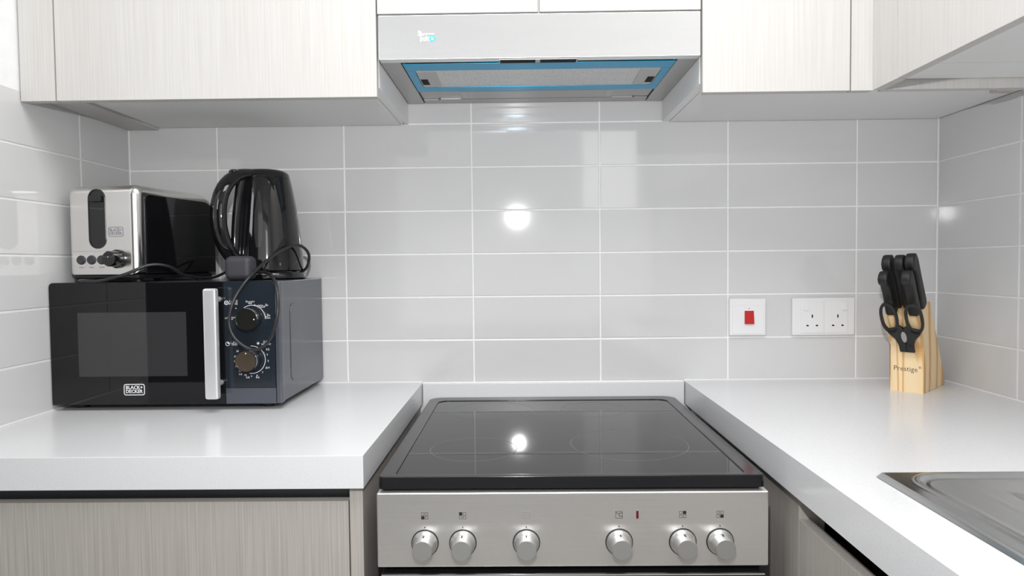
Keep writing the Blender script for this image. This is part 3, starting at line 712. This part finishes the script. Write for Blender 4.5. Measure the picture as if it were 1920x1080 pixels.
# lever slot: dark stadium laid on the front, not cut in, with the lever on it
sx0, sx1, sz0, sz1 = 0.0520, 0.0900, 0.0660, 0.1840
slot = finish('lever_slot', P(rrect(sx0 + 0.001, sx1 - 0.001, sz0 + 0.001, sz1 - 0.001, 0.0179, 10), -0.0004, 0.004, 'y'), 'gloss_black', t)
finish('slot_rim', ring(bmesh.new(), rrect(sx0, sx1, sz0, sz1, 0.019, 10), rrect(sx0 + 0.0022, sx1 - 0.0022, sz0 + 0.0022, sz1 - 0.0022, 0.0168, 10), 0.002, -0.0016, 'y'), 'satin_black', slot)
finish('lever', B(sx0 + 0.0065, sx1 - 0.0055, -0.0085, 0.001, sz1 - 0.026, sz1 - 0.014, bev=0.0025), 'matte_black', t)
for x in (0.0320, 0.0555, 0.0785):
    bt = finish('button', lathe(bmesh.new(), [(0.0092, 0), (0.0092, 0.0012), (0.0080, 0.0020), (0.0078, 0.0038)], (x, 0, 0.0440), '-y', 24), 'plug_plastic', t)
for s, x in (('CANCEL', 0.0320), ('REHEAT', 0.0555), ('DEFROST', 0.0785)):
    finish('lettering', text_bm(s, 0.0030, (x, -0.0001, 0.0290)), 'print_grey', t)
kb = finish('browning_dial', lathe(bmesh.new(), [(0.0185, 0), (0.0185, 0.004), (0.0160, 0.006), (0.0150, 0.0240), (0.0135, 0.0260)], (0.1150, 0, 0.0455), '-y', 32), 'gloss_black', t)
finish('dial_mark', P(ell(0.1150, 0.0490, 0.0010, n=8), -0.0261, -0.0264, 'y'), 'print_white', kb)
finish('panel_line', B(0.012, W - 0.034, -0.0003, 0.0005, 0.0610, 0.0614), 'print_grey', t)
badge(0.0950, 0.1285, 0.0890, 0.1085, -0.0001, t, 'print_grey')
def toaster_local(p):   # world (measured) point -> toaster local frame
    return (Matrix.Rotation(-yaw, 3, 'Z') @ (Vector(p) - Vector(TO)))
cord_w = [(-0.735, -0.235, 0.2580), (-0.745, -0.300, 0.2570), (-0.700, -0.312, 0.2565), (-0.655, -0.305, 0.2680), (-0.617, -0.285, 0.2860), (-0.590, -0.262, 0.2830), (-0.575, -0.225, 0.2640),
          (-0.560, -0.150, 0.2575), (-0.548, -0.100, 0.2690), (-0.530, -0.060, 0.2900), (-0.500, -0.030, 0.2960), (-0.440, -0.018, 0.2800), (-0.400, -0.022, 0.2580)]
finish('cord', tube(bmesh.new(), [toaster_local(p) for p in cord_w], 0.0030, n=10), 'rubber_cord', t)

# ------------------------------------------------------------------ kettle and its base
KX, KY = -0.4440, -0.1250
t = thing('power_base', 'round black kettle power base with its looping cord and plug', 'power base', (KX, KY, MT))
finish('base_plate', lathe(bmesh.new(), [(0.078, 0.0), (0.082, 0.003), (0.082, 0.010), (0.078, 0.0155), (0.030, 0.017)], (KX, KY, MT), n=48), 'gloss_black', t)
from_px = [(-0.385, -0.110, 0.2620), (-0.360, -0.115, 0.2780), (-0.3505, -0.130, 0.3080), (-0.362, -0.160, 0.3260), (-0.3830, -0.200, 0.3160), (-0.4020, -0.260, 0.2860),
           (-0.4180, -0.305, 0.2530), (-0.4360, -0.322, 0.2150), (-0.4430, -0.3270, 0.1720), (-0.4290, -0.3260, 0.1400), (-0.4000, -0.3240, 0.1225), (-0.3740, -0.3240, 0.1330), (-0.3580, -0.3240, 0.1640),
           (-0.3520, -0.3180, 0.2050), (-0.3620, -0.3000, 0.2430), (-0.3800, -0.2750, 0.2640), (-0.3980, -0.2600, 0.2690), (-0.4180, -0.2550, 0.2700)]
cd = finish('cord', tube(bmesh.new(), from_px, 0.0032, n=10), 'rubber_cord', t)
pg = finish('plug', B(-0.4720, -0.4180, -0.2820, -0.2420, MT + 0.0005, MT + 0.0490, bev=0.0120, seg=4), 'plug_plastic', t)
bm = bmesh.new()
for (x, z, hx_, hz_) in ((-0.445, MT + 0.040, 0.002, 0.004), (-0.456, MT + 0.016, 0.0032, 0.002), (-0.434, MT + 0.016, 0.0032, 0.002)):
    box(bm, x - hx_, x + hx_, -0.2425, -0.2230, z - hz_, z + hz_)
finish('plug_pins', bm, 'chrome', pg)
finish('base_lettering', text_bm('BLACK+DECKER', 0.0046, (-0.4080, KY - 0.0765, MT + 0.0105)), 'print_grey', t)

t = thing('kettle', 'tall glossy black electric kettle on the microwave, beside the toaster', 'kettle', (KX, KY, MT + 0.017))
kz = MT + 0.0175
prof = [(0.070, 0.0), (0.0765, 0.002), (0.0770, 0.010), (0.0755, 0.035), (0.0725, 0.070), (0.0685, 0.105), (0.0640, 0.140), (0.0590, 0.170), (0.0550, 0.190), (0.0525, 0.200)]
finish('body', lathe(bmesh.new(), prof, (KX, KY, kz), n=56), 'gloss_black', t, sm=60)
lid = finish('lid', lathe(bmesh.new(), [(0.0522, 0.2005), (0.0510, 0.209), (0.0465, 0.2150), (0.0400, 0.2185), (0.020, 0.2205), (0.004, 0.2207)], (KX, KY, kz), n=56), 'gloss_black', t, sm=60)
ha = math.radians(240)       # handle points left and towards the room
hdv = Vector((math.cos(ha), math.sin(ha), 0)); c0 = Vector((KX, KY, kz))
def hp(r, z): return tuple(c0 + hdv * r + Vector((0, 0, z)))
hb = tube(bmesh.new(), [hp(0.015, 0.206), hp(0.045, 0.2055), hp(0.072, 0.200), hp(0.095, 0.184), hp(0.112, 0.156), hp(0.1185, 0.120), hp(0.116, 0.085), hp(0.104, 0.052), hp(0.086, 0.028), hp(0.076, 0.018)], 0.01, n=16, flat=(0.0200, 0.0135))
hh = finish('handle', hb, 'gloss_black', t, sm=60)
spine = tube(bmesh.new(), [hp(0.054, 0.200), hp(0.063, 0.165), hp(0.069, 0.120), hp(0.0735, 0.070), hp(0.076, 0.020), hp(0.076, 0.006)], 0.01, n=16, flat=(0.021, 0.011))
finish('handle_spine', spine, 'gloss_black', t, sm=60)
finish('lid_button', B(-0.012, 0.012, -0.008, 0.008, 0, 0.010, bev=0.003) if False else lathe(bmesh.new(), [(0.011, 0), (0.011, 0.006), (0.007, 0.009)], hp(0.078, 0.204), n=20), 'gloss_black', t)
sd_ = Vector((math.cos(ha + PI), math.sin(ha + PI), 0))
def spt(r, z): return tuple(c0 + sd_ * r + Vector((0, 0, z)))
finish('spout', tube(bmesh.new(), [spt(0.030, 0.160), spt(0.044, 0.185), spt(0.052, 0.199)], 0.01, n=14, flat=(0.020, 0.011)), 'gloss_black', t)
# water gauge on the side, a slim grey window whose pointed shape copies the body's reflection
ga = math.radians(278)
gw = bmesh.new()
def gp(a, r, z): return (KX + r * math.cos(a), KY + r * math.sin(a), kz + z)
rr = lambda z: 0.0772 - 0.0000 if z < 0.01 else (0.0770 - (z - 0.01) * 0.085)
rows = []
for k in range(9):
    z = 0.050 + 0.120 * k / 8; wd = 0.10 * math.sin(PI * (0.12 + 0.88 * k / 8)) + 0.03
    r_ = rr(z) + 0.0012 - 0.0022 * (k / 8) ** 2 * 1.6
    rows.append([gw.verts.new(gp(ga - wd, r_, z)), gw.verts.new(gp(ga, r_ + 0.0004, z)), gw.verts.new(gp(ga + wd, r_, z))])
for a, b_ in zip(rows, rows[1:]):
    for i in range(2): gw.faces.new((a[i], a[i + 1], b_[i + 1], b_[i]))
ret = bmesh.ops.extrude_face_region(gw, geom=gw.faces[:])
bmesh.ops.translate(gw, vec=Vector((-math.cos(ga), -math.sin(ga), 0)) * 0.003, verts=[v for v in ret['geom'] if isinstance(v, bmesh.types.BMVert)])
bmesh.ops.recalc_face_normals(gw, faces=gw.faces[:])
finish('water_gauge', gw, 'window_glass', t, sm=60)

# ------------------------------------------------------------------ knife block, knives, scissors (local frame)
BY = math.radians(-46); BO = (0.9120, -0.1380, 0.0)
t = thing('knife_block', 'small pale pine knife block in the corner, printed with dark lettering', 'knife block', BO, BY, local=True)
BW = 0.0650
finish('block', P([(0.067, 0.0), (0.1490, 0.0), (0.1465, 0.026), (0.0363, 0.1930), (-0.0458, 0.1630), (-0.0065, 0.1040)], 0.0, BW, 'x', bev=0.0012), 'pine', t)
fb = finish('front_wedge', P([(0.0, 0.0), (0.0655, 0.0), (-0.0045, 0.1080), (-0.0050, 0.1080), (0.0, 0.1000)][:3] + [(-0.0010, 0.1095)], 0.0002, BW - 0.0002, 'x', bev=0.0008), 'pine', t)
finish('lettering', text_bm('Prestige', 0.0150, (0.0300, -0.0004, 0.0490), bold=-0.0001, sx=0.97), 'print_black', fb)
finish('lettering', text_bm('®', 0.0070, (0.0575, -0.0004, 0.0540)), 'print_black', fb)
lean = Vector((0, -0.5535, 0.8328)); acr = Vector((0, 0.8328, 0.5535))     # along the handles / across them
def knife(u, v, L, wd, label, th=0.0185, s=1.0):
    z = 0.1630 + (v + 0.0458) * (0.0300 / 0.0821)
    Rz = Matrix.Rotation(BY, 3, 'Z')
    org = Vector(BO) + Rz @ Vector((u, v, z + 0.0008))
    kt = thing('kitchen_knife', label, 'knife', org, BY, group='knives in the wooden block', local=True)
    # side outline: (across, along); butt hooks towards the front
    h = wd / 2
    out = [(-h * 0.75, 0.0), (h * 0.80, 0.0), (h * 1.00, L * 0.10), (h * 0.92, L * 0.50), (h * 0.95, L * 0.85), (h * 0.65, L * 0.97), (h * 0.1, L * 1.0), (-h * 0.8, L * 0.985),
           (-h * 1.45, L * 0.93), (-h * 1.60, L * 0.84), (-h * 1.35, L * 0.78), (-h * 0.95, L * 0.74), (-h * 0.82, L * 0.55), (-h * 1.00, L * 0.28), (-h * 1.25, L * 0.10), (-h * 1.15, L * 0.03)]
    bm = prism(bmesh.new(), out, -th / 2, th / 2, 'x', bev=0.0040, seg=3)
    mt = Matrix(((1, 0, 0), (0, acr.y, lean.y), (0, acr.z, lean.z))).to_4x4()
    bm.transform(mt)
    finish('handle', bm, 'matte_black', kt, sm=50)
    bl = prism(bmesh.new(), [(-h * 0.7, -0.0006), (h * 0.7, -0.0006), (h * 0.7, 0.002), (-h * 0.7, 0.002)], -0.0012, 0.0012, 'x'); bl.transform(mt)
    finish('blade', bl, 'chrome', kt)
    bmr = bmesh.new()
    for q in (0.22, 0.62):
        prism(bmr, ell(0.0, L * q, 0.0020, n=10), -th / 2 - 0.0003, th / 2 + 0.0003, 'x')
    bmr.transform(mt); finish('rivet', bmr, 'plug_plastic', kt)
knife(0.0120, 0.008, 0.129, 0.0270, 'large black-handled knife at the left of the back row')
knife(0.0350, 0.008, 0.129, 0.0255, 'large black-handled knife in the middle of the back row')
knife(0.0560, 0.008, 0.132, 0.0270, 'large black-handled knife at the right of the back row, nearest the corner')
knife(0.0120, -0.027, 0.104, 0.0235, 'small black-handled knife in front, left above the scissors')
knife(0.0550, -0.027, 0.106, 0.0235, 'small black-handled knife in front, right above the scissors')

Rz = Matrix.Rotation(BY, 3, 'Z')
so = Vector(BO) + Rz @ Vector((0.0370, -0.0060, 0.0905))
t = thing('kitchen_scissors', 'black-handled kitchen scissors hooked on the front of the knife block', 'scissors', so, BY, local=True)
ls = Vector((0, -0.500, 0.866)); as_ = Vector((0, 0.866, 0.500))
ms = Matrix(((1, 0, 0), (0, as_.y, ls.y), (0, as_.z, ls.z))).to_4x4()   # x: across, y: thickness, z: along
def scis(name, bm, mat): bm.transform(ms); return finish(name, bm, mat, t, sm=50)
def half(s):
    bm = bmesh.new()
    # body plate
    prism(bm, [(s * 0.0002, 0.0), (s * 0.0140, 0.0), (s * 0.0145, 0.018), (s * 0.0190, 0.032), (s * 0.0300, 0.046), (s * 0.0330, 0.056), (s * 0.024, 0.058), (s * 0.010, 0.062), (s * 0.0080, 0.066), (s * 0.0002, 0.060)],
          -0.0085, -0.0025, 'y', bev=0.0010)
    cx_, cz_ = s * 0.0235, 0.0850
    op = []; ip = []
    n = 40
    for k in range(n):
        a = 2 * PI * k / n; c_, s_ = math.cos(a), math.sin(a)
        e = 0.85
        ox = math.copysign(abs(c_) ** e, c_); oz = math.copysign(abs(s_) ** e, s_)
        op.append((cx_ + 0.0170 * ox, cz_ + 0.0370 * oz)); ip.append((cx_ + 0.0118 * ox, cz_ + 0.0300 * oz))
    ring(bm, op, ip, -0.0085, -0.0025, 'y', bev=0.0012)
    return bm
scis('handle', half(-1), 'matte_black'); scis('handle', half(1), 'matte_black')
scis('steel_insert', P(ell(-0.001, 0.0390, 0.0052, 0.0135, n=24), -0.0092, -0.0080, 'y', bev=0.0004), 'hood_grey')
scis('pivot_line', P([(0.001, 0.026), (0.006, 0.020), (0.014, 0.016), (0.014, 0.0145), (0.006, 0.0185), (0.0, 0.025)], -0.0087, -0.0082, 'y'), 'void_black')
